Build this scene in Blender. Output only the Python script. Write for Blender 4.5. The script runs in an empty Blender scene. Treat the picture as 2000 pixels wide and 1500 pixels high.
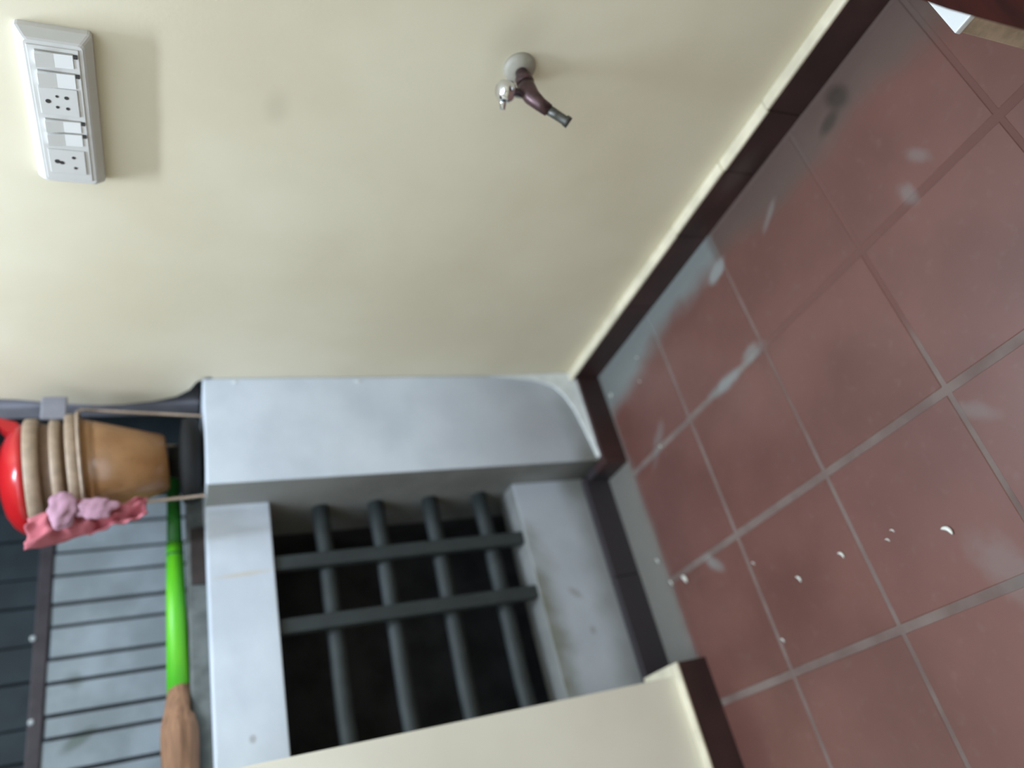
import bpy, bmesh, math, random
from mathutils import Vector, Matrix, noise as mn
random.seed(7)
S = bpy.context.scene
C = S.collection
R = math.radians

# ---------------------------------------------------------------- camera
yaw, pitch, roll = 0.570148, -0.425079, -0.014290
f = Vector((math.sin(yaw)*math.cos(pitch), math.cos(yaw)*math.cos(pitch), math.sin(pitch)))
rt = Vector((math.cos(yaw), -math.sin(yaw), 0)); up = rt.cross(f)
u = math.cos(roll)*rt + math.sin(roll)*up
v = -math.sin(roll)*rt + math.cos(roll)*up
cam = bpy.data.cameras.new('camera'); co = bpy.data.objects.new('camera', cam); C.objects.link(co)
M = Matrix((-v, u, -f)).transposed().to_4x4()        # the phone is held on its side: up in the room is left in the frame
M.translation = Vector((-1.076409, -1.634206, 1.146725))
co.matrix_world = M
cam.sensor_width = 36; cam.lens = 36*1481.79/2000
cam.clip_start = 0.02
cam.dof.use_dof = True; cam.dof.focus_distance = 1.0; cam.dof.aperture_fstop = 1.8
S.camera = co

# ---------------------------------------------------------------- world, lights, exposure
W = bpy.data.worlds.new('night'); S.world = W; W.use_nodes = True
W.node_tree.nodes['Background'].inputs[0].default_value = (0.20, 0.30, 0.36, 1)
W.node_tree.nodes['Background'].inputs[1].default_value = 0.06
def area(name, loc, rot, sx, sy, power, col):
    l = bpy.data.lights.new(name, 'AREA'); l.shape = 'RECTANGLE'; l.size = sx; l.size_y = sy
    l.energy = power; l.color = col
    o = bpy.data.objects.new(name, l); C.objects.link(o); o.location = loc; o.rotation_euler = rot
    return o
area('tube_light', (-0.36, -0.56, 2.50), (0, 0, R(90)), 0.62, 0.05, 23.0, (0.86, 1.0, 1.19))
area('fill_light', (-1.25, -1.55, 2.70), (0, 0, 0), 2.0, 2.2, 40.0, (0.84, 0.98, 1.16))  # unseen ceiling fill, added for broad soft light
S.view_settings.view_transform = 'Standard'; S.view_settings.look = 'None'
S.view_settings.gamma = 1; S.view_settings.use_curve_mapping = False
S.view_settings.exposure = 0.10

# ---------------------------------------------------------------- materials
def srgb(r, g, b):
    def c(x):
        x /= 255
        return x/12.92 if x <= .04045 else ((x+.055)/1.055)**2.4
    return (c(r), c(g), c(b), 1)
class NT:
    def __init__(s, name):
        s.m = bpy.data.materials.new(name); s.m.use_nodes = True; s.t = s.m.node_tree
        s.b = s.t.nodes['Principled BSDF']
        s.geo = None
    def n(s, k): return s.t.nodes.new(k)
    def l(s, a, b): s.t.links.new(a, b)
    def pos(s):
        if not s.geo: s.geo = s.n('ShaderNodeNewGeometry')
        return s.geo.outputs['Position']
    def noise(s, scale, det=3, vec=None, stretch=None):
        x = s.n('ShaderNodeTexNoise'); x.inputs['Scale'].default_value = scale; x.inputs['Detail'].default_value = det
        v_ = vec or s.pos()
        if stretch:
            mp = s.n('ShaderNodeMapping'); mp.inputs['Scale'].default_value = stretch; s.l(v_, mp.inputs['Vector']); v_ = mp.outputs[0]
        s.l(v_, x.inputs['Vector']); return x.outputs['Fac']
    def math(s, op, a, b=None, c=None, clamp=False):
        x = s.n('ShaderNodeMath'); x.operation = op; x.use_clamp = clamp
        for i, q in enumerate((a, b, c)):
            if q is None: continue
            if isinstance(q, (int, float)): x.inputs[i].default_value = q
            else: s.l(q, x.inputs[i])
        return x.outputs[0]
    def ramp(s, fac, lo, hi, smooth=True):
        x = s.n('ShaderNodeMapRange'); x.interpolation_type = 'SMOOTHSTEP' if smooth else 'LINEAR'
        x.inputs['From Min'].default_value = lo; x.inputs['From Max'].default_value = hi
        s.l(fac, x.inputs['Value']); return x.outputs['Result']
    def mix(s, fac, a, b):
        x = s.n('ShaderNodeMix'); x.data_type = 'RGBA'
        if isinstance(fac, (int, float)): x.inputs[0].default_value = fac
        else: s.l(fac, x.inputs[0])
        for i, q in ((6, a), (7, b)):
            if isinstance(q, tuple): x.inputs[i].default_value = q
            else: s.l(q, x.inputs[i])
        return x.outputs[2]
    def col(s, c):
        if isinstance(c, tuple): s.b.inputs['Base Color'].default_value = c
        else: s.l(c, s.b.inputs['Base Color'])
    def bump(s, h, strength=.3, dist=.002):
        x = s.n('ShaderNodeBump'); x.inputs['Strength'].default_value = strength; x.inputs['Distance'].default_value = dist
        s.l(h, x.inputs['Height']); s.l(x.outputs[0], s.b.inputs['Normal'])
    def xyz(s):
        x = s.n('ShaderNodeSeparateXYZ'); s.l(s.pos(), x.inputs[0]); return x.outputs
    def blob(s, x0, y0, rx, ry, ang, edge=.5, ax=(0, 1), nz=None):
        """soft-edged stain with a shape of its own at a place on a surface"""
        p = s.xyz(); ca, sa = math.cos(ang), math.sin(ang)
        dx = s.math('SUBTRACT', p[ax[0]], x0); dy = s.math('SUBTRACT', p[ax[1]], y0)
        a = s.math('ADD', s.math('MULTIPLY', dx, ca/rx), s.math('MULTIPLY', dy, sa/rx))
        b = s.math('ADD', s.math('MULTIPLY', dx, -sa/ry), s.math('MULTIPLY', dy, ca/ry))
        d = s.math('SQRT', s.math('ADD', s.math('MULTIPLY', a, a), s.math('MULTIPLY', b, b)))
        if nz: d = s.math('ADD', d, nz)
        x = s.n('ShaderNodeMapRange'); x.interpolation_type = 'SMOOTHSTEP'
        x.inputs['From Min'].default_value = 1.0; x.inputs['From Max'].default_value = 1-edge
        s.l(d, x.inputs['Value']); return x.outputs['Result']
def simple(name, c, rough=.5, metal=0, var=.12, scale=25, bump=0, spec=None, stretch=None, coat=0):
    t = NT(name); n = t.noise(scale, 4, stretch=stretch)
    k = tuple(min(1, q*(1+var)) for q in c[:3])+(1,); d = tuple(q*(1-var) for q in c[:3])+(1,)
    t.col(t.mix(t.ramp(n, .3, .7), d, k)); t.b.inputs['Roughness'].default_value = rough; t.b.inputs['Metallic'].default_value = metal
    if spec is not None: t.b.inputs['Specular IOR Level'].default_value = spec
    if coat: t.b.inputs['Coat Weight'].default_value = coat
    if bump: t.bump(n, bump)
    return t.m

# cream emulsion
t = NT('cream_paint'); n1 = t.noise(2.2, 4); n2 = t.noise(160, 2)
c = t.mix(t.ramp(n1, .3, .7), srgb(216, 207, 182), srgb(228, 221, 198))
sm = t.math('ADD', t.blob(-.80, .98, .05, .03, 0, .9, (1, 2)), t.blob(-1.0, .62, .10, .06, .4, .9, (1, 2)))
c = t.mix(t.math('MULTIPLY', sm, .22, clamp=True), c, srgb(170, 160, 138))
t.col(c); t.b.inputs['Roughness'].default_value = .55; t.bump(n2, .15, .0008); CREAM = t.m
CREAM_LEDGE = simple('cream_ledge_paint', srgb(222, 214, 190), .45, var=.12, scale=18)

t = NT('pale_cream_paint'); n1 = t.noise(2.2, 4)
t.col(t.mix(t.ramp(n1, .3, .7), srgb(224, 219, 202), srgb(236, 232, 217))); t.b.inputs['Roughness'].default_value = .55; t.bump(t.noise(160, 2), .15, .0008); CREAM2 = t.m
# bluish white lime wash on the parapet
t = NT('whitewash'); n1 = t.noise(6, 5); n2 = t.noise(60, 3); p = t.xyz()
c = t.mix(t.ramp(n1, .3, .72), srgb(194, 203, 214), srgb(211, 220, 230))
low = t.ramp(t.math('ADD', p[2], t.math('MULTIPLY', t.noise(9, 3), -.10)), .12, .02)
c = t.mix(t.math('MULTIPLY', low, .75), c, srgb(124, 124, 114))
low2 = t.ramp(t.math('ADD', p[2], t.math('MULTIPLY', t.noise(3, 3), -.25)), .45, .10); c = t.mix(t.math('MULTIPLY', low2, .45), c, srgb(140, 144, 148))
# grime on the ledge under the grille and under the sill line
edge = t.blob(-.70, .300, .42, .085, -.06, .9, (0, 2), t.math('MULTIPLY', t.math('SUBTRACT', t.noise(14, 3), .5), .9))
c = t.mix(t.math('MULTIPLY', edge, .95, clamp=True), c, srgb(112, 114, 100))
s1 = t.blob(-.60, .19, .030, .014, .9, .8, (0, 2)); s2 = t.blob(-.70, .17, .016, .012, 0, .8, (0, 2)); s3 = t.blob(-.80, 1.0, .012, .010, 0, .7, (0, 2))
c = t.mix(t.math('MULTIPLY', t.math('ADD', t.math('ADD', s1, s2), s3, clamp=True), .45), c, srgb(120, 112, 106))
cr = t.blob(-.452, 1.0, .008, .09, .04, .9, (0, 2)); c = t.mix(t.math('MULTIPLY', cr, .45), c, srgb(200, 180, 140))
cn = t.blob(-.285, .09, .09, .07, 0, .8, (0, 2)); c = t.mix(t.math('MULTIPLY', cn, .5), c, srgb(110, 110, 98))
g1 = t.blob(-.16, .22, .10, .12, .3, .9, (0, 2)); c = t.mix(t.math('MULTIPLY', g1, .25), c, srgb(140, 136, 140))
t.col(c); t.b.inputs['Roughness'].default_value = .7; t.bump(t.math('ADD', n1, t.math('MULTIPLY', n2, .3)), .35, .004); WHITE = t.m
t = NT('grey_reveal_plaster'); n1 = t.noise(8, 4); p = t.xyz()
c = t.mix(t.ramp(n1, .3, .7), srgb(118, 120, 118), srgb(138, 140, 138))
up_ = t.ramp(p[2], .55, 1.05); c = t.mix(t.math('MULTIPLY', up_, .6), c, srgb(160, 162, 160))  # grey plaster paler towards the top, shade on this side put into its colour
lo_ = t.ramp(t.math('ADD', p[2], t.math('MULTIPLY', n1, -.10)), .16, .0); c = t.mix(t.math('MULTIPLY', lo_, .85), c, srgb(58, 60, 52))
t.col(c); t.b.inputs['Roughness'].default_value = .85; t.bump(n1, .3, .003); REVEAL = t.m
PATCH = simple('fresh_plaster', srgb(212, 216, 214), .7, var=.08, scale=40, bump=.3)

def floor_col(t, base):
    """cement wash, smears and painted wall shadow on the floor, each at its own place"""
    p = t.xyz(); nz = t.noise(7, 4); nf = t.noise(30, 3)
    w = t.math('ADD', t.math('MULTIPLY', t.math('SUBTRACT', nz, .5), .10), p[0])
    widen = t.ramp(p[1], -.45, -.02)
    w = t.math('ADD', w, t.math('MULTIPLY', widen, .06))
    far_ = t.ramp(p[1], -.62, -.90); w = t.math('ADD', w, t.math('MULTIPLY', far_, .035))  # band widened away from the corner to paint the shadow by the wall
    along = t.ramp(w, -.135, -.060)                       # strip of cement along the right wall, with shadow painted into it
    fresh = t.ramp(p[1], -.640, -.600)                     # fresh pale part nearer the corner
    dim = t.math('ADD', .60, t.math('MULTIPLY', fresh, .32))
    a = t.math('MULTIPLY', along, dim)
    c_ = t.mix(a, base, t.mix(fresh, srgb(82, 78, 72), srgb(118, 124, 122)))
    rec = t.ramp(t.math('ADD', p[1], t.math('MULTIPLY', t.math('SUBTRACT', nz, .5), .06)), -.06, .0)
    c_ = t.mix(t.math('MULTIPLY', rec, .85), c_, srgb(112, 112, 106))
    pale = srgb(132, 136, 134)
    for (x, y, rx, ry, an, k) in [(-.115, -.600, .022, .045, .3, .9), (-.272, -.385, .060, .013, 1.45, .0), (-.345, -.545, .016, .085, 0, .0),
                                  (-.280, -.4, .05, .02, 0, 0)]:
        if k: c_ = t.mix(t.math('MULTIPLY', t.blob(x, y, rx, ry, an, .6, nz=t.math('MULTIPLY', t.math('SUBTRACT', nf, .5), .9)), k), c_, pale)
    for (x, y, rx, ry, an, k) in SMEARS:
        c_ = t.mix(t.math('MULTIPLY', t.blob(x, y, rx, ry, an, .8, nz=t.math('MULTIPLY', t.math('SUBTRACT', nf, .5), .8)), k), c_, pale)
    for (x, y, rx, ry, an, k) in [(-.070, -1.044, .042, .032, .5, .85), (-.095, -1.005, .022, .040, .2, .8)]:
        c_ = t.mix(t.math('MULTIPLY', t.blob(x, y, rx, ry, an, .7), k), c_, srgb(58, 50, 44))
    return c_, nz
# place, size, angle, strength of the pale smears (metres on the floor)
SMEARS = [(-.335, -.590, .022, .050, .1, .55), (-.345, -.480, .022, .085, 0.0, .75), (-.300, -.690, .030, .012, 1.0, .0),
          (-.668, -.215, .050, .022, .85, .6), (-.300, -.300, .03, .03, 0, .0), (-.130, -.790, .012, .055, .55, .35),
          (-.330, -1.05, .035, .020, .2, .35), (-.290, -1.10, .035, .018, .6, .30), (-.92, -.86, .10, .05, .4, .25),
          (-.33, -.18, .025, .09, .7, .3), (-.70, -.95, .05, .02, .9, .25)]
t = NT('terracotta_tile'); oi = t.n('ShaderNodeObjectInfo')
n1 = t.noise(3.0, 5); n2 = t.noise(45, 4)
c = t.mix(t.ramp(n1, .3, .7), srgb(92, 59, 52), srgb(114, 76, 68))
c = t.mix(t.math('MULTIPLY', oi.outputs['Random'], .35), c, srgb(108, 73, 69))
c = t.mix(t.math('MULTIPLY', t.ramp(n2, .55, .8), .25), c, srgb(124, 100, 94))
haze = t.ramp(t.noise(1.6, 3), .48, .72); c = t.mix(t.math('MULTIPLY', haze, .25), c, srgb(112, 98, 94))
c, nz = floor_col(t, c)
t.col(c); t.b.inputs['Roughness'].default_value = .42; t.bump(n1, .2, .003); TILE = t.m
t = NT('cement_grout'); c = t.mix(t.ramp(t.noise(12, 4), .3, .7), srgb(100, 82, 77), srgb(118, 104, 98))
p = t.xyz(); old = t.math('MULTIPLY', t.ramp(t.math('ADD', p[0], t.math('MULTIPLY', t.noise(5), .12)), -.56, -.40), t.ramp(p[1], -.60, -.66))
c = t.mix(old, c, srgb(104, 71, 64)); c, nz = floor_col(t, c)
t.col(c); t.b.inputs['Roughness'].default_value = .9; GROUT = t.m
t = NT('skirting_tile'); p = t.xyz(); n1 = t.noise(9, 4)
c = t.mix(t.ramp(n1, .3, .7), srgb(48, 32, 31), srgb(64, 42, 41))
gr = t.math('MULTIPLY', t.ramp(p[1], .0, .06), .8); c = t.mix(gr, c, srgb(52, 50, 55))
d1 = t.blob(-.80, .045, .13, .05, 0, .7, (1, 2), t.math('MULTIPLY', n1, .5)); c = t.mix(t.math('MULTIPLY', d1, .4), c, srgb(92, 84, 82))
t.col(c); t.b.inputs['Roughness'].default_value = .5; SKIRT = t.m

CEIL = simple('ceiling_white', srgb(215, 215, 210), .9, var=.02)
BAR = simple('weathered_bar', srgb(45, 52, 53), .65, var=.15, scale=20, bump=.2)
DARKBOX = simple('unlit_dark', srgb(58, 58, 62), .8, var=.4, scale=8)  # dark tone stands in for missing light behind the grille
CURB = simple('rough_cement', srgb(92, 96, 94), .9, var=.25, scale=30, bump=.5)
RUST = simple('rusty_strip', srgb(48, 38, 34), .8, var=.3, scale=30)
PLASTIC = simple('switch_plastic', srgb(204, 203, 200), .35, var=.02)
KEYW = simple('switch_key_plastic', srgb(236, 238, 238), .25, var=.01)
HOLE = simple('socket_hole', srgb(50, 48, 48), .6, var=.1)
CHROME = simple('chrome', (.78, .80, .84, 1), .12, metal=1, var=.05)
TINTMET = simple('floor_tint_metal', srgb(84, 64, 66), .36, metal=.6, var=.25, scale=60)  # chrome with the red floor's reflection put into its colour
SPOUT = simple('dull_spout_metal', srgb(84, 84, 80), .4, metal=.6, var=.3, scale=80)
FLANGE = simple('flange_plastic', srgb(160, 156, 144), .5, var=.1)
t = NT('tan_pot_plastic'); n = t.noise(14, 4); c = t.mix(t.ramp(n, .3, .7), srgb(146, 104, 66), srgb(164, 122, 82))
c = t.mix(t.math('MULTIPLY', t.ramp(t.noise(120, 2), .62, .72), .4), c, srgb(110, 84, 56))
t.col(c); t.b.inputs['Roughness'].default_value = .28; POT = t.m
POTRIM = simple('dusty_pot_rim', srgb(154, 134, 114), .5, var=.12, scale=60)
POTIN = simple('pot_brown_side', srgb(120, 94, 74), .5, var=.12, scale=50)
RED = simple('red_plastic', srgb(166, 26, 30), .22, var=.08, scale=10)
WIRE = simple('tan_wire', srgb(168, 148, 130), .5, var=.12, scale=60)
BLACK = simple('black_plastic', srgb(12, 12, 13), .85, var=.2)
CLOTH = simple('pink_cloth', srgb(176, 98, 108), .9, var=.10, scale=18, bump=.3)
CLOTH2 = simple('pale_pink_cloth', srgb(172, 132, 150), .9, var=.12, scale=30, bump=.3)
t = NT('green_plastic'); c = t.mix(t.ramp(t.noise(30, 3, stretch=(.2, 1, 1)), .3, .7), srgb(76, 180, 36), srgb(106, 198, 34))
t.col(c); t.b.inputs['Roughness'].default_value = .45; GREEN = t.m
DGREEN = simple('dark_green_plastic', srgb(34, 112, 30), .45, var=.12)
STRAW = simple('broom_straw', srgb(140, 104, 78), .8, var=.25, scale=40, stretch=(.3, 4, 4), bump=.4)
t = NT('grey_board'); n = t.noise(7, 4); c = t.mix(t.ramp(n, .3, .7), srgb(138, 147, 150), srgb(166, 176, 182))
st = t.math('ADD', t.blob(-.47, 1.385, .055, .045, .3, .7, (0, 2), t.math('MULTIPLY', t.noise(30, 3), .6)), t.blob(-.62, 1.37, .06, .022, -1.0, .6, (0, 2)))
c = t.mix(t.math('MULTIPLY', st, .6, clamp=True), c, srgb(84, 96, 80))
t.col(c); t.b.inputs['Roughness'].default_value = .6; BOARD = t.m
DSHEET = simple('dark_sheet', srgb(44, 56, 62), .7, var=.2, scale=10)
RAIL = simple('brown_rail', srgb(62, 55, 60), .6, var=.2)
POST = simple('grey_post', srgb(128, 128, 136), .6, var=.12, scale=14)
MESHW = simple('pale_speck', srgb(200, 205, 205), .6, var=.02)
RICE = simple('rice_grain', srgb(226, 228, 220), .5, var=.03)
WHITET = simple('white_laminate', srgb(232, 236, 238), .35, var=.02)
TAN = simple('tan_board', srgb(186, 166, 144), .7, var=.14, scale=60)
WOOD = simple('dark_red_wood', srgb(44, 14, 9), .9, spec=.2, var=.3, scale=12, stretch=(1, 8, 8))

# ---------------------------------------------------------------- mesh helpers
def link(name, bm, mat, parent=None, smooth=False):
    me = bpy.data.meshes.new(name); bmesh.ops.recalc_face_normals(bm, faces=bm.faces[:]); bm.to_mesh(me); bm.free()
    for m_ in (mat if isinstance(mat, list) else [mat]): me.materials.append(m_)
    if smooth:
        for p_ in me.polygons: p_.use_smooth = True
    o = bpy.data.objects.new(name, me); C.objects.link(o)
    if parent: o.parent = parent; o.matrix_parent_inverse = parent.matrix_world.inverted() if False else Matrix.Translation(-parent.location) if parent.type == 'EMPTY' else Matrix()
    return o
def box(bm, x0, x1, y0, y1, z0, z1, bev=0, mi=0):
    r = bmesh.ops.create_cube(bm, size=1)['verts']
    for q in r: q.co = Vector(((x0+x1)/2+q.co.x*abs(x1-x0), (y0+y1)/2+q.co.y*abs(y1-y0), (z0+z1)/2+q.co.z*abs(z1-z0)))
    fs = {fc for q in r for fc in q.link_faces}
    for fc in fs: fc.material_index = mi
    if bev:
        es = {e for q in r for e in q.link_edges}
        bmesh.ops.bevel(bm, geom=list(es), offset=bev, segments=2, affect='EDGES', profile=.6)
def bx(*a, **k):
    bm = bmesh.new(); box(bm, *a, **k); return bm
def tube(bm, pts, r, seg=12, cap=True):
    """a tube through points, radius a number or one per point"""
    pts = [Vector(p_) for p_ in pts]; rs = r if isinstance(r, (list, tuple)) else [r]*len(pts); rings = []
    pa = None
    for i, p_ in enumerate(pts):
        d = (pts[min(i+1, len(pts)-1)]-pts[max(i-1, 0)]).normalized()
        if pa is None: pa = d.orthogonal().normalized()
        pa = (pa-d*pa.dot(d)).normalized(); q = d.cross(pa)
        rings.append([bm.verts.new(p_+rs[i]*(math.cos(k*2*math.pi/seg)*pa+math.sin(k*2*math.pi/seg)*q)) for k in range(seg)])
    for a, b in zip(rings, rings[1:]):
        for k in range(seg): bm.faces.new((a[k], a[(k+1) % seg], b[(k+1) % seg], b[k]))
    if cap: bm.faces.new(rings[0][::-1]); bm.faces.new(rings[-1])
def lathe(bm, prof, seg=48, mat=Matrix(), cap0=True, cap1=False):
    rings = []
    for r_, z_ in prof: rings.append([bm.verts.new(mat @ Vector((r_*math.cos(k*2*math.pi/seg), r_*math.sin(k*2*math.pi/seg), z_))) for k in range(seg)])
    for a, b in zip(rings, rings[1:]):
        for k in range(seg): bm.faces.new((a[k], a[(k+1) % seg], b[(k+1) % seg], b[k]))
    if cap0: bm.faces.new(rings[0][::-1])
    if cap1: bm.faces.new(rings[-1])
def thing(name, label, cat, loc, group=None):
    o = bpy.data.objects.new(name, None); C.objects.link(o); o.location = loc; o['label'] = label; o['category'] = cat
    if group: o['group'] = group
    return o
def tag(o, label, cat, group=None, kind=None):
    o['label'] = label; o['category'] = cat
    if group: o['group'] = group
    if kind: o['kind'] = kind
    return o
def struct(name, bm, mat, parent=None, label=None, smooth=False):
    o = link(name, bm, mat, parent, smooth)
    if not parent: o['kind'] = 'structure'
    if label: o['label'] = label
    return o

# ---------------------------------------------------------------- floor
LX, RY0 = -3.0, -3.0
fl = struct('floor', bx(LX, .12, RY0, .12, -.12, -.0012), GROUT, label='cement bed with pale grout lines under the terracotta floor tiles')
XB, YA, TS = -.3454, -.3260, .30
tiles = {}
def tile_at(x0, x1, y0, y1, i):
    gx, gy = .0078, .0042
    key = (round(x1-x0, 3), round(y1-y0, 3))
    if key not in tiles:
        w, d = (x1-x0)-2*gx, (y1-y0)-2*gy
        bm = bx(-w/2, w/2, -d/2, d/2, -.010, 0); top = [e for e in bm.edges if all(q.co.z > -.001 for q in e.verts)]
        bmesh.ops.bevel(bm, geom=top, offset=.0015, segments=1, affect='EDGES')
        tiles[key] = link('tile', bm, TILE, fl); o = tiles[key]
    else:
        o = tiles[key].copy(); C.objects.link(o); o.parent = fl
    o.location = ((x0+x1)/2, (y0+y1)/2, random.uniform(-.0004, .0004)); o.rotation_euler = (random.uniform(-.0015, .0015), random.uniform(-.0015, .0015), 0)
xs = [-.0262]+[XB+TS-TS*k for k in range(0, 11)]
xs = [-.0262, XB]+[XB-TS*k for k in range(1, 9)]+[LX]
ys = [-.0262]+[YA-TS*k for k in range(0, 9)]+[RY0]
for i in range(len(xs)-1):
    for j in range(len(ys)-1):
        tile_at(xs[i+1], xs[i], ys[j+1], ys[j], 0)

# ---------------------------------------------------------------- walls
H, A, D, B, E0, SH, TR = 1.0726, .2794, .1186, .8671, -.0377, .0864, .026
def grid_wall(x0, x1, y0, y1, z0, z1): return bx(x0, x1, y0, y1, z0, z1)
# right wall: stops a little past the parapet face, its end rounded off by plaster that wavers with height
bm = bmesh.new()
box(bm, 0, .14, RY0-.1, .001, -.1, 2.75)
prof = [(H-.02, .0), (1.085, .02), (1.10, .055), (1.13, .085), (1.18, .105), (1.25, .118), (1.30, .118), (1.38, .105), (1.46, .086), (1.55, .075), (1.8, .07), (2.1, .07), (2.75, .07)]
fr = [];
for z_, y_ in prof:
    fr.append((bm.verts.new((0, .001, z_)), bm.verts.new((0, y_-.006, z_)), bm.verts.new((.008, y_, z_)), bm.verts.new((.14, y_, z_)), bm.verts.new((.14, .001, z_))))
for a_, b_ in zip(fr, fr[1:]):
    for k in range(4): bm.faces.new((a_[k], a_[k+1], b_[k+1], b_[k]))
bm.faces.new(fr[-1])
wr = struct('wall_right', bm, CREAM, label='cream painted wall with the switch board and the tap')
# parapet with recess, bluish white
bm = bmesh.new()
box(bm, -A, 0, 0, .34, -.1, H, bev=.004)
box(bm, -1.3, -A+.002, D, .225, -.1, .289, bev=.004)
box(bm, -1.3, -A+.002, D, .225, .930, H-.001, bev=.003)
box(bm, -1.3, -A+.002, .2245, .64, 1.00, H-.002)
bm.normal_update()
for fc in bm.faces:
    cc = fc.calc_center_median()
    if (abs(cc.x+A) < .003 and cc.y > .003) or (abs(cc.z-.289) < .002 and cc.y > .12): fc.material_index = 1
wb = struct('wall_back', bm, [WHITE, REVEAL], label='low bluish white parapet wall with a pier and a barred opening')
# plaster fillet at the foot of the pier
bm = bmesh.new()
pts = [(-.002, .33), (-.010, .26), (-.021, .186), (-.040, .142), (-.070, .118), (-.118, .0985), (-.175, .088), (-.235, .079), (-.270, .074), (-.279, .066), (-.2, .064), (-.1, .066), (-.002, .070)]
front = []
for (x_, z_) in pts:
    zz = max(0, min(1, (.20-z_)/.13)); front.append((x_, -.004-.012*zz*(1 if z_ < .073 else .4), z_))
vf = [bm.verts.new(p_) for p_ in front]; vb = [bm.verts.new((x_, .002, z_)) for x_, z_ in pts]
bm.faces.new(vf)
for k in range(len(pts)): bm.faces.new((vf[k], vf[(k+1) % len(pts)], vb[(k+1) % len(pts)], vb[k]))
link('plaster_patch', bm, PATCH, wb)
# small paint nicks on the pier edge
for (x_, z_, s_) in [(-.012, 1.0, .006), (-.013, .70, .007), (-.010, .13, .005)]:
    bm = bmesh.new(); bmesh.ops.create_icosphere(bm, subdivisions=2, radius=s_)
    for q in bm.verts: q.co = Vector((q.co.x*.5+x_, q.co.y*.35, q.co.z*1.4+z_))
    link('plaster_lump', bm, PATCH, wb, smooth=True)
wb2 = struct('wall_back.001', bx(LX-.1, -B, E0, .30, -.1, 2.75, bev=.004), CREAM2, label='cream painted wall block left of the barred opening')
struct('wall_left', bx(LX-.1, LX, RY0-.1, E0, -.1, 2.75), CREAM)
struct('wall_front', bx(LX-.1, .14, RY0-.1, RY0, -.1, 2.75), CREAM)
struct('ceiling', bx(LX-.1, .14, RY0-.1, .34, 2.75, 2.85), CEIL)
bm = bmesh.new(); box(bm, -B, .14, .0, .30, 2.25, 2.75); struct('wall_back.002', bm, CREAM)
# box added behind the grille so the opening stays dark
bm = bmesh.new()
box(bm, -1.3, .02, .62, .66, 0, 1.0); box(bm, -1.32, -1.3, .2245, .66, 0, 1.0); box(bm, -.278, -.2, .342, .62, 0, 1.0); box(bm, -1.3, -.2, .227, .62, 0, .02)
struct('wall_dark_box', bm, DARKBOX, label='added dark box closing off the opening behind the grille')

# ---------------------------------------------------------------- skirting: red brown tiles with a cream ledge
def skirt_set(name, axis, a0, a1, face, back, joints, ledge=True, label=None, h=SH, ledge_mat=None):
    """strip of skirting tiles; axis 0 runs along x, axis 1 along y"""
    root = bpy.data.objects.new(name, None); C.objects.link(root); root['kind'] = 'structure'
    if label: root['label'] = label
    cuts = [a0]+joints+[a1]
    for c0, c1 in zip(cuts, cuts[1:]):
        g = .0008; lo, hi = sorted((c0, c1))
        if axis == 1: bm = bx(min(face, back), max(face, back), lo+g, hi-g, -.002, h-.005, bev=.0015)
        else: bm = bx(lo+g, hi-g, min(face, back), max(face, back), -.002, h-.005, bev=.0015)
        link('tile', bm, SKIRT, root)
        if ledge:
            j = random.uniform(-.001, .001)
            if axis == 1: bm = bx(min(face, back)-.001+j, max(face, back), lo+g*.5, hi-g*.5, h-.008, h+j, bev=.003)
            else: bm = bx(lo+g*.5, hi-g*.5, min(face, back)-.001+j, max(face, back), h-.008, h+j, bev=.003)
            link('ledge', bm, CREAM_LEDGE, root)
    return root
skirt_set('baseboard_right', 1, RY0, -.004, -TR, 0, [-2.45, -2.15, -1.85, -1.55, -1.25, -.965, -.810, -.615, -.355], label='dark red skirting tiles with cream top ledge along the cream wall')
skirt_set('baseboard_back', 0, -A-.006, -TR-.001, -TR, 0, [], ledge=False, h=.075, label='dark red skirting tile at the foot of the white pier')
skirt_set('baseboard_back.001', 0, -1.25, -A-.008, D-TR, D, [-.58], ledge=False, h=.080, label='grey stained skirting tiles at the foot of the recess')
bs = skirt_set('baseboard_left', 0, LX, -B+TR, E0-TR, E0, [-2.6, -2.3, -2.0, -1.7, -1.4, -1.1], label='dark red skirting tiles with cream ledge under the cream block')
link('tile', bx(-B, -B+TR, E0+.001, D-TR-.002, -.002, SH-.005, bev=.0015), SKIRT, bs)
link('ledge', bx(-B, -B+TR, E0+.001, D-TR-.002, SH-.008, SH, bev=.002), CREAM_LEDGE, bs)
link('tile', bx(-A-.024, -A-.0005, -TR, D-TR-.001, -.002, .068, bev=.002), SKIRT, bpy.data.objects['baseboard_back'])

# ---------------------------------------------------------------- barred opening
g = thing('window_grille', 'heavy grey green grille of round and flat bars in the parapet opening', 'grille', (-.7, .15, .29))
for z_ in (.800, .658, .512, .368):
    bm = bmesh.new(); n_ = 14
    tube(bm, [(-A+.004-k*(1.0/n_), .176+.001*math.sin(k*1.3), z_+.0012*math.sin(k*2.1)) for k in range(n_+1)], .021, 14)
    link('horizontal_bar', bm, BAR, g, True)
for x_ in (-.430, -.578):
    link('vertical_bar', bx(x_-.017, x_+.017, .128, .156, .287, .935, bev=.006), BAR, g)

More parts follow.
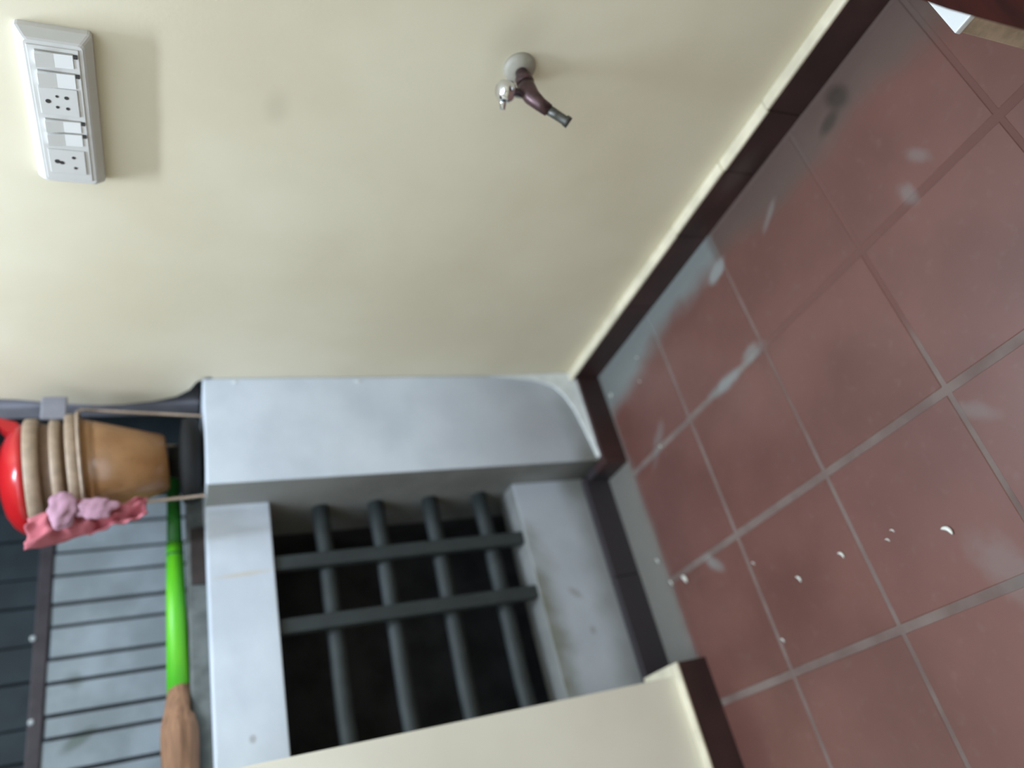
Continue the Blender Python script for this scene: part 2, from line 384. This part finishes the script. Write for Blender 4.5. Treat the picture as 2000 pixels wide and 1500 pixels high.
# ---------------------------------------------------------------- sill curb
bm = bmesh.new(); n_ = 60
vs = []
for k in range(n_+1):
    x_ = -1.28+k*(1.28-.002)/n_; q = mn.noise(Vector((x_*14, 0, 3)))*.004; w_ = mn.noise(Vector((x_*9, 5, 3)))*.006
    vs.append([bm.verts.new(p_) for p_ in ((x_, .236+w_, H-.002), (x_, .240+w_, 1.106+q*.5), (x_, .246, 1.112+q*.5), (x_, .325, 1.113+q*.5), (x_, .335, H-.002))])
for a_, b_ in zip(vs, vs[1:]):
    for k in range(5): bm.faces.new((a_[k], a_[(k+1) % 5], b_[(k+1) % 5], b_[k]))
bm.faces.new(vs[0]); bm.faces.new(vs[-1])
struct('trim_1', bm, CURB, label='rough grey cement curb along the back of the sill')
bm = bx(-.425, -.285, .226, .2325, H-.002, 1.104, bev=.001); tag(link('rusty_strip', bm, RUST), 'dark rusty strip against the cement curb behind the pot stand', 'strip')
bm = bmesh.new(); box(bm, .010, .075, .128, .185, 1.074, 2.25, bev=.006)
struct('trim_2', bm, POST, label='grey upright frame post at the end of the cream wall')

# ---------------------------------------------------------------- switch board on the right wall
sb = thing('switch_board', 'long white switch board with two sockets and rocker keys on the cream wall', 'switch board', (0, -.75, 1.285))
def plate_bm():
    bm = bmesh.new(); y0, y1, z0, z1 = -.888, -.614, 1.238, 1.333
    lv = [(0, 0, 0), (-.010, 0, 0), (-.024, .007, .009), (-.026, .010, .012)]
    rings = []
    for (x_, iy, iz) in lv:
        ring = []; r_ = .006
        for (cy, cz, a0) in ((y1-iy-r_, z1-iz-r_, 0), (y0+iy+r_, z1-iz-r_, 90), (y0+iy+r_, z0+iz+r_, 180), (y1-iy-r_, z0+iz+r_, 270)):
            for k in range(4): a_ = R(a0+k*30); ring.append(bm.verts.new((x_, cy+r_*math.cos(a_), cz+r_*math.sin(a_))))
        rings.append(ring)
    for a_, b_ in zip(rings, rings[1:]):
        for k in range(16): bm.faces.new((a_[k], a_[(k+1) % 16], b_[(k+1) % 16], b_[k]))
    bm.faces.new(rings[-1]); bm.faces.new(rings[0][::-1]); return bm
link('cover_plate', plate_bm(), PLASTIC, sb)
link('insert_panel', bx(-.0275, -.02, -.872, -.630, 1.255, 1.318, bev=.001), PLASTIC, sb)
def rocker(y0, y1):
    bm = bmesh.new(); z0, z1 = 1.2630, 1.3085
    pr = [(-.026, z0), (-.0285, z0), (-.0300, (z0+z1)/2), (-.0350, z1), (-.026, z1)]
    a_ = [bm.verts.new((x_, y0, z_)) for x_, z_ in pr]; b_ = [bm.verts.new((x_, y1, z_)) for x_, z_ in pr]
    for k in range(5): bm.faces.new((a_[k], a_[(k+1) % 5], b_[(k+1) % 5], b_[k]))
    bm.faces.new(a_); bm.faces.new(b_); o = link('rocker_key', bm, KEYW, sb)
    bm = bx(-.0283, -.026, y0-.002, y0-.0003, z0, z1); link('key_gap', bm, HOLE if False else simple('key_gap_grey', srgb(150, 148, 140), .7), o)
    link('indicator', bx(-.0292, -.026, y0-.001, y0+.005, z0-.006, z0-.001), HOLE, o)
rocker(-.864, -.842); rocker(-.832, -.808); rocker(-.748, -.728); rocker(-.724, -.702)
def socket(yc, dots):
    o = link('socket', bx(-.0290, -.026, yc-.024, yc+.024, 1.262, 1.312, bev=.001), PLASTIC, sb)
    for (dy, dz, r_) in dots:
        bm = bmesh.new(); tube(bm, [(-.0294, yc+dy, 1.287+dz), (-.0270, yc+dy, 1.287+dz)], r_, 12); link('pin_hole', bm, HOLE, o)
socket(-.782, [(0, .014, .0036), (-.010, .002, .0022), (.009, .003, .0024), (-.009, -.010, .0030), (.010, -.010, .0026)])
socket(-.668, [(0, .014, .0040), (.002, .008, .0034), (-.010, -.009, .0028), (.011, -.010, .0026)])

# ---------------------------------------------------------------- tap
tp = thing('water_tap', 'small chrome water tap with pale flange sticking out of the cream wall', 'tap', (0, -.947, .598))
YT, ZT = -.947, .600
def xl(prof, y=YT, z=ZT):      # lathe around an axis running out of the wall
    bm = bmesh.new(); lathe(bm, prof, 28, Matrix.Translation((0, y, z)) @ Matrix.Rotation(R(-90), 4, 'Y'), True, True); return bm
link('flange', xl([(.028, 0), (.0275, .005), (.022, .011), (.014, .014), (.012, .015)]), FLANGE, tp, True)
link('pipe', xl([(.0105, .012), (.0105, .030), (.015, .032), (.015, .044), (.012, .046)]), TINTMET, tp, True)
bm = bmesh.new(); tube(bm, [(-.044, YT, ZT), (-.060, YT, ZT+.001), (-.078, YT, ZT-.003), (-.094, YT, ZT-.014), (-.104, YT+.001, ZT-.026)], [.0135, .0155, .0140, .0115, .0105], 16)
link('body', bm, TINTMET, tp, True)
bm = bmesh.new(); tube(bm, [(-.103, YT, ZT-.024), (-.113, YT+.001, ZT-.038), (-.122, YT+.002, ZT-.050), (-.1225, YT+.002, ZT-.052), (-.127, YT+.003, ZT-.058)], [.0085, .0080, .0078, .0095, .0095], 14)
link('spout', bm, SPOUT, tp, True)
bm = bmesh.new(); lathe(bm, [(.008, .010), (.008, .024), (.013, .026), (.0175, .031), (.0185, .040), (.017, .048), (.011, .053), (.002, .054)], 28, Matrix.Translation((-.064, YT+.006, ZT)), True, True)
hd = link('handle', bm, CHROME, tp, True)
bm = bmesh.new(); tube(bm, [(-.062, YT+.004, ZT+.040), (-.072, YT+.020, ZT+.041), (-.080, YT+.030, ZT+.040)], [.008, .0065, .0045], 12)
link('handle_lever', bm, CHROME, hd, True)

# ---------------------------------------------------------------- pot stand with three nested pots, red bowl, cloth
PX, PY = -.168, .10
def tilt(z0): return Matrix.Translation((PX, PY, z0)) @ Matrix.Rotation(R(-5.5), 4, 'Y')
T0 = tilt(1.152)
def pot(name_label, z0, r0, z1, r1, rim_h, mat_body, mat_rim, label):
    root = thing('flower_pot', label, 'pot', (PX, PY, z0+1.152), 'nested tan pots on the wire stand')
    bm = bmesh.new(); w = .003
    lathe(bm, [(r0-.006, z0), (r0, z0+.006), (r1-.010, z1-rim_h), (r1-.010-w, z1-rim_h), (r0-w, z0+.008)], 56, T0, True, True)
    link('body', bm, mat_body, root, True)
    bm = bmesh.new(); rr = r1
    lathe(bm, [(rr-.012, z1-rim_h-.002), (rr-.003, z1-rim_h), (rr, z1-rim_h+.003), (rr+.001, z1-.003), (rr-.002, z1), (rr-.014, z1), (rr-.016, z1-rim_h)], 56, T0, False, False)
    link('rim', bm, mat_rim, root, True)
    return root
pot('a', 0, .066, .195, .134, .022, POT, POTRIM, 'tan plastic flower pot, lowest of the nested three, whole body showing')
pot('b', .030, .066, .225, .126, .020, POTIN, POTRIM, 'brown tan flower pot, middle of the nested three, only its rim showing')
pot('c', .060, .066, .272, .131, .026, POTIN, POTRIM, 'tan flower pot, topmost of the nested three, under the red bowl')
rb = thing('plastic_bowl', 'shiny red plastic bowl upside down on the topmost tan pot', 'bowl', (PX, PY, 1.425))
bm = bmesh.new(); lathe(bm, [(.120, .2735), (.123, .278), (.118, .288), (.102, .305), (.078, .318), (.045, .325), (.012, .327), (.001, .327)], 56, T0, False, True)
link('bowl', bm, RED, rb, True)
bm = bmesh.new()
hp = [(.085, .276), (.123, .286), (.143, .328), (.118, .322), (.098, .306)]
fa = [bm.verts.new(T0 @ Vector((x_, -.045, z_))) for x_, z_ in hp]; fb = [bm.verts.new(T0 @ Vector((x_, -.005, z_))) for x_, z_ in hp]
for k in range(5): bm.faces.new((fa[k], fa[(k+1) % 5], fb[(k+1) % 5], fb[k]))
bm.faces.new(fa); bm.faces.new(fb); bmesh.ops.bevel(bm, geom=bm.edges[:], offset=.003, segments=2, affect='EDGES')
link('handle', bm, RED, rb)
ws = thing('wire_stand', 'tan wire stand holding the nested pots on the white pier', 'stand', (PX, PY, H))
bm = bmesh.new(); N = 40; ring = [T0 @ Vector((.1375*math.cos(k*2*math.pi/N), .1375*math.sin(k*2*math.pi/N), .170)) for k in range(N+1)]
tube(bm, ring, .0035, 8, False); link('ring', bm, WIRE, ws, True)
def leg(x0, y0, x1, y1, ztop):
    bm = bmesh.new(); tube(bm, [(x0, y0, ztop), ((x0*.5+x1*.5), (y0+y1)/2, (ztop+H)/2), (x1, y1, H+.004), (x1-.003, y1-.006, H+.003)], .0034, 8); link('leg', bm, WIRE, ws, True)
leg(-.048, .052, -.068, .062, 1.333); leg(-.296, .048, -.272, .075, 1.306); leg(-.060, .180, -.085, .185, 1.333); leg(-.222, .216, -.205, .205, 1.300)
bm = bmesh.new(); tube(bm, [(-.318, .08, 1.309), (-.336, .045, 1.318), (-.356, .03, 1.332), (-.364, .028, 1.347), (-.360, .03, 1.358)], [.003, .003, .0038, .0038, .003], 8)
link('hook', bm, WIRE, ws, True)
bm = bmesh.new(); lathe(bm, [(.055, H+.001), (.098, H+.012), (.104, H+.030), (.098, H+.046), (.040, H+.055), (.034, H+.076), (.010, H+.077)], 40, Matrix.Translation((-.165, .105, 0)), True, True)
bb = tag(link('upturned_dish', bm, BLACK, smooth=True), 'round black dish on the pier under the tan pots', 'dish')
bm = bmesh.new(); box(bm, -.093, -.036, .012, .022, 1.352, 1.402, bev=.004); 
tag(link('clamp', bmesh_ := bm, POST), 'grey clamp beside the pot rims at the end of the cream wall', 'clamp')

# pink cloth draped over the left of the stand
rows = [(-.330, -.398, 1.408), (-.322, -.394, 1.385), (-.312, -.386, 1.362), (-.300, -.379, 1.338), (-.296, -.371, 1.315), (-.302, -.366, 1.292), (-.312, -.361, 1.270), (-.309, -.359, 1.250), (-.304, -.357, 1.230), (-.298, -.353, 1.210), (-.293, -.349, 1.192)]
bm = bmesh.new(); NU = 22; NV = 44; gridv = []
def lerp(a, b, t_): return a+(b-a)*t_
for j in range(NV+1):
    q = j/NV*(len(rows)-1); i_ = min(int(q), len(rows)-2); fr_ = q-i_
    xr, xl_, zz = (lerp(rows[i_][k], rows[i_+1][k], fr_) for k in range(3)); row = []
    for i in range(NU+1):
        s_ = i/NU; x_ = lerp(xr, xl_, s_); y_ = .004-.014*math.sin(s_*9+j*.13)*(.4+.6*s_)-.010*mn.noise(Vector((s_*4, j*.22, 1)))*2
        z_ = zz+.004*mn.noise(Vector((s_*5, j*.3, 9)))
        row.append(bm.verts.new((x_, y_, z_)))
    gridv.append(row)
for a_, b_ in zip(gridv, gridv[1:]):
    for k in range(NU): bm.faces.new((a_[k], a_[k+1], b_[k+1], b_[k]))
cl = link('hanging_cloth', bm, CLOTH, smooth=True); tag(cl, 'crumpled pink cloth hanging on the left of the pot stand', 'cloth')
sd = cl.modifiers.new('thickness', 'SOLIDIFY'); sd.thickness = .002
bm = bmesh.new(); bmesh.ops.create_icosphere(bm, subdivisions=4, radius=1)
for q in bm.verts:
    d = q.co.copy(); k = 1+.35*mn.noise(d*1.6)+.05*math.sin(d.x*14+3*d.z)
    q.co = Vector((-.322+d.x*.042*k, -.018+d.y*.010*k, 1.345+d.z*.024*k))
link('gathered_fold', bm, CLOTH2, cl, True)
bm = bmesh.new(); bmesh.ops.create_icosphere(bm, subdivisions=4, radius=1)
for q in bm.verts:
    d = q.co.copy(); k = 1+.35*mn.noise(d*1.6+Vector((4, 0, 0)))+.05*math.sin(d.z*14+3*d.x)
    q.co = Vector((-.326+d.x*.022*k, -.014+d.y*.009*k, 1.288+d.z*.040*k))
link('gathered_fold', bm, CLOTH2, cl, True)

# ---------------------------------------------------------------- broom lying on the curb
br = thing('hand_broom', 'straw broom with bright green handle lying along the sill', 'broom', (-.65, .27, 1.11))
BY = .268
bm = bmesh.new(); tube(bm, [(-.130, BY, 1.139), (-.315, BY, 1.138)], [.0155, .0175], 20); link('grip_end', bm, DGREEN, br, True)
bm = bmesh.new(); tube(bm, [(-.305, BY, 1.138), (-.45, BY, 1.137), (-.655, BY, 1.1345)], [.0190, .0215, .0250], 24); link('handle', bm, GREEN, br, True)
bm = bmesh.new(); tube(bm, [(-.3300, BY, 1.1378), (-.3360, BY, 1.1378)], .0196, 24); link('band', bm, DGREEN, br, True)
bm = bmesh.new(); n_ = 26; P = []; Q = []
for k in range(n_): s_ = k/(n_-1); P.append((-.64-s_*.26, BY-.022*min(1, s_*2.5), 1.1335-.002*s_)); Q.append(.0235+.0135*min(1, s_*3))
tube(bm, P, Q, 40)
for q in bm.verts:
    d = q.co-Vector((q.co.x, BY-.015, 1.1335)); ang = math.atan2(d.z, d.y); q.co = Vector((q.co.x, BY-.015, 1.1335))+d*(1+.14*mn.noise(Vector((q.co.x*6, math.cos(ang)*5, math.sin(ang)*5))))
    if q.co.z < 1.1135 and q.co.y > .232: q.co.z = 1.1135
st = link('straw', bm, STRAW, br, True)
bm = bmesh.new()
for k in range(110):
    a_ = random.uniform(0, 2*math.pi); r_ = random.uniform(.018, .037); x0 = random.uniform(-.66, -.72); x1 = x0-random.uniform(.08, .2)
    z0_ = max(1.1150, 1.1335+r_*.7*math.sin(a_)); z1_ = max(1.1150, 1.1335+r_*1.02*math.sin(a_))
    tube(bm, [(x0, BY+r_*.7*math.cos(a_), z0_), (x1, BY+r_*1.02*math.cos(a_), z1_)], .0009, 4)
o = link('loose_straws', bm, STRAW, br); o['kind'] = 'stuff'

# ---------------------------------------------------------------- outside: board fence and dark sheet
fe = thing('board_fence', 'grey fence of upright boards outside behind the broom', 'fence', (-.5, .75, H))
edges = [.06, -.02, -.104, -.173, -.256, -.3186, -.406, -.469, -.551, -.6075, -.691, -.75, -.83, -.89, -.97, -1.04, -1.12]
for a_, b_ in zip(edges, edges[1:]):
    link('board', bx(b_+.0050, a_-.0050, .750+random.uniform(-.002, .002), .762, H-.02, 1.450+random.uniform(-.003, .003), bev=.0015), BOARD, fe)
link('backing_rail', bx(-1.13, .07, .764, .780, H-.02, 1.44), BLACK, fe)
link('top_rail', bx(-1.13, .30, .742, .775, 1.4525, 1.487, bev=.004), RAIL, fe)
ds = thing('dark_partition', 'dark blue green ribbed sheet rising above the grey fence', 'partition', (-.4, .85, H))
x_ = .50; k = 0
while x_ > -1.5:
    w_ = [.10, .12, .085, .11][k % 4]
    link('panel', bx(x_-w_+.003, x_-.003, .85+.006*(k % 2), .865+.006*(k % 2), H, 2.6, bev=.002), DSHEET, ds); x_ -= w_; k += 1
for (x_, nm) in ((-.345, 'pale bolt head on the brown rail above the grey fence, nearer the pink cloth'), (-.560, 'pale bolt head on the brown rail above the grey fence, nearer the straw')):
    bm = bmesh.new(); lathe(bm, [(.0075, 0), (.0075, .004), (.004, .007)], 10, Matrix.Translation((x_, .742, 1.488 if x_ > -.5 else 1.478)) @ Matrix.Rotation(R(90), 4, 'X'), True, True)
    link('bolt_head', bm, MESHW, fe)
struct('ground', bx(-3.5, 1.5, .66, 3.0, -.1, 0), DARKBOX)

# ---------------------------------------------------------------- box and low table at the lower right, near the camera
bxr = thing('storage_box', 'tan board box with white lid beside the dark red table', 'box', (-.20, -1.47, 0))
link('side_panels', bx(-.335, -.06, -1.62, -1.320, 0, .190, bev=.002), TAN, bxr)
link('lid', bx(-.337, -.058, -1.622, -1.318, .190, .200, bev=.002), WHITET, bxr)
tb = thing('low_table', 'dark red brown wooden table whose corner shows at the frame edge', 'table', (-.3, -1.6, 0))
bm = bmesh.new()
q0, q1, q2 = Vector((-.3530, -1.3560, .38)), Vector((-.4736, -1.3979, .38)), Vector((-.60, -1.449, .38))
cr = [(-.30, -1.338), (-.4736, -1.3975), (-.62, -1.456), (-.70, -1.95), (-.20, -1.95)]
a_ = [bm.verts.new((x_, y_, .38)) for x_, y_ in cr]; b_ = [bm.verts.new((x_, y_, .41)) for x_, y_ in cr]
for k in range(5): bm.faces.new((a_[k], a_[(k+1) % 5], b_[(k+1) % 5], b_[k]))
bm.faces.new(a_[::-1]); bm.faces.new(b_)
link('table_top', bm, WOOD, tb)
for (x_, y_) in ((-.60, -1.52), (-.66, -1.90), (-.25, -1.90), (-.035-.25, -1.66)):
    link('leg', bx(x_-.018, x_+.018, y_-.018, y_+.018, 0, .38), WOOD, tb)

# ---------------------------------------------------------------- rice grains on the floor
def grain(px, py, ln, w, ang, label, bend=.25):
    bm = bmesh.new(); P = []; Q = []
    for k in range(8):
        s_ = k/7-.5; P.append((px+math.cos(ang)*ln*s_-math.sin(ang)*ln*bend*(s_*s_*4-.5), py+math.sin(ang)*ln*s_+math.cos(ang)*ln*bend*(s_*s_*4-.5), w*.5+.0004)); Q.append(w*.5*math.sqrt(max(.08, 1-(2*s_)**2)))
    tube(bm, P, Q, 8); o = link('rice_grain', bm, RICE, smooth=True); tag(o, label, 'rice grain', 'rice grains scattered on the tiles')
GR = [(-.8366, -.8041, .017, .0065, 2.2, 'biggest white rice grain, alone on the tile nearest the camera'),
      (-.7911, -.452, .013, .0045, 2.0, 'white rice grain midway between the grout lines, left of the biggest grain'),
      (-.7902, -.5791, .013, .0045, 2.1, 'pale rice grain near the grout line on the floor'),
      (-.7175, -.3433, .009, .0022, 2.3, 'thin rice grain just past the grout crossing by the recess'),
      (-.5833, -.0091, .012, .0040, 2.0, 'curved rice grain on the grey cement before the recess'),
      (-.6629, -.0967, .018, .0085, 2.0, 'wide white rice flake of the pair near the recess'),
      (-.6512, -.0346, .012, .0040, 2.0, 'small curved rice grain of the pair near the recess'),
      (-.8813, -.3383, .010, .0028, 2.2, 'thin rice grain on the line of grout nearest the cream block'),
      (-.8060, -.6882, .008, .0020, 2.3, 'tiny thin rice grain left of the biggest one, lower'),
      (-.7960, -.7060, .008, .0020, 2.3, 'tiny thin rice grain left of the biggest one, upper'),
      (-.1100, -.0602, .010, .0050, 1.2, 'white rice crumb on the cement at the foot of the pier'),
      (-.3436, -.1846, .008, .0022, 2.2, 'thin rice grain beside the first grout crossing'),
      (-.1550, -.2000, .007, .0022, 2.2, 'thin rice crumb on the cement wash by the corner'),
      (-.0950, -.2250, .008, .0024, 2.4, 'thin rice crumb lying closest to the right skirting')]
for a_ in GR: grain(a_[0], a_[1], a_[2]*1.2, a_[3]*1.15, a_[4]-1.45, a_[5])
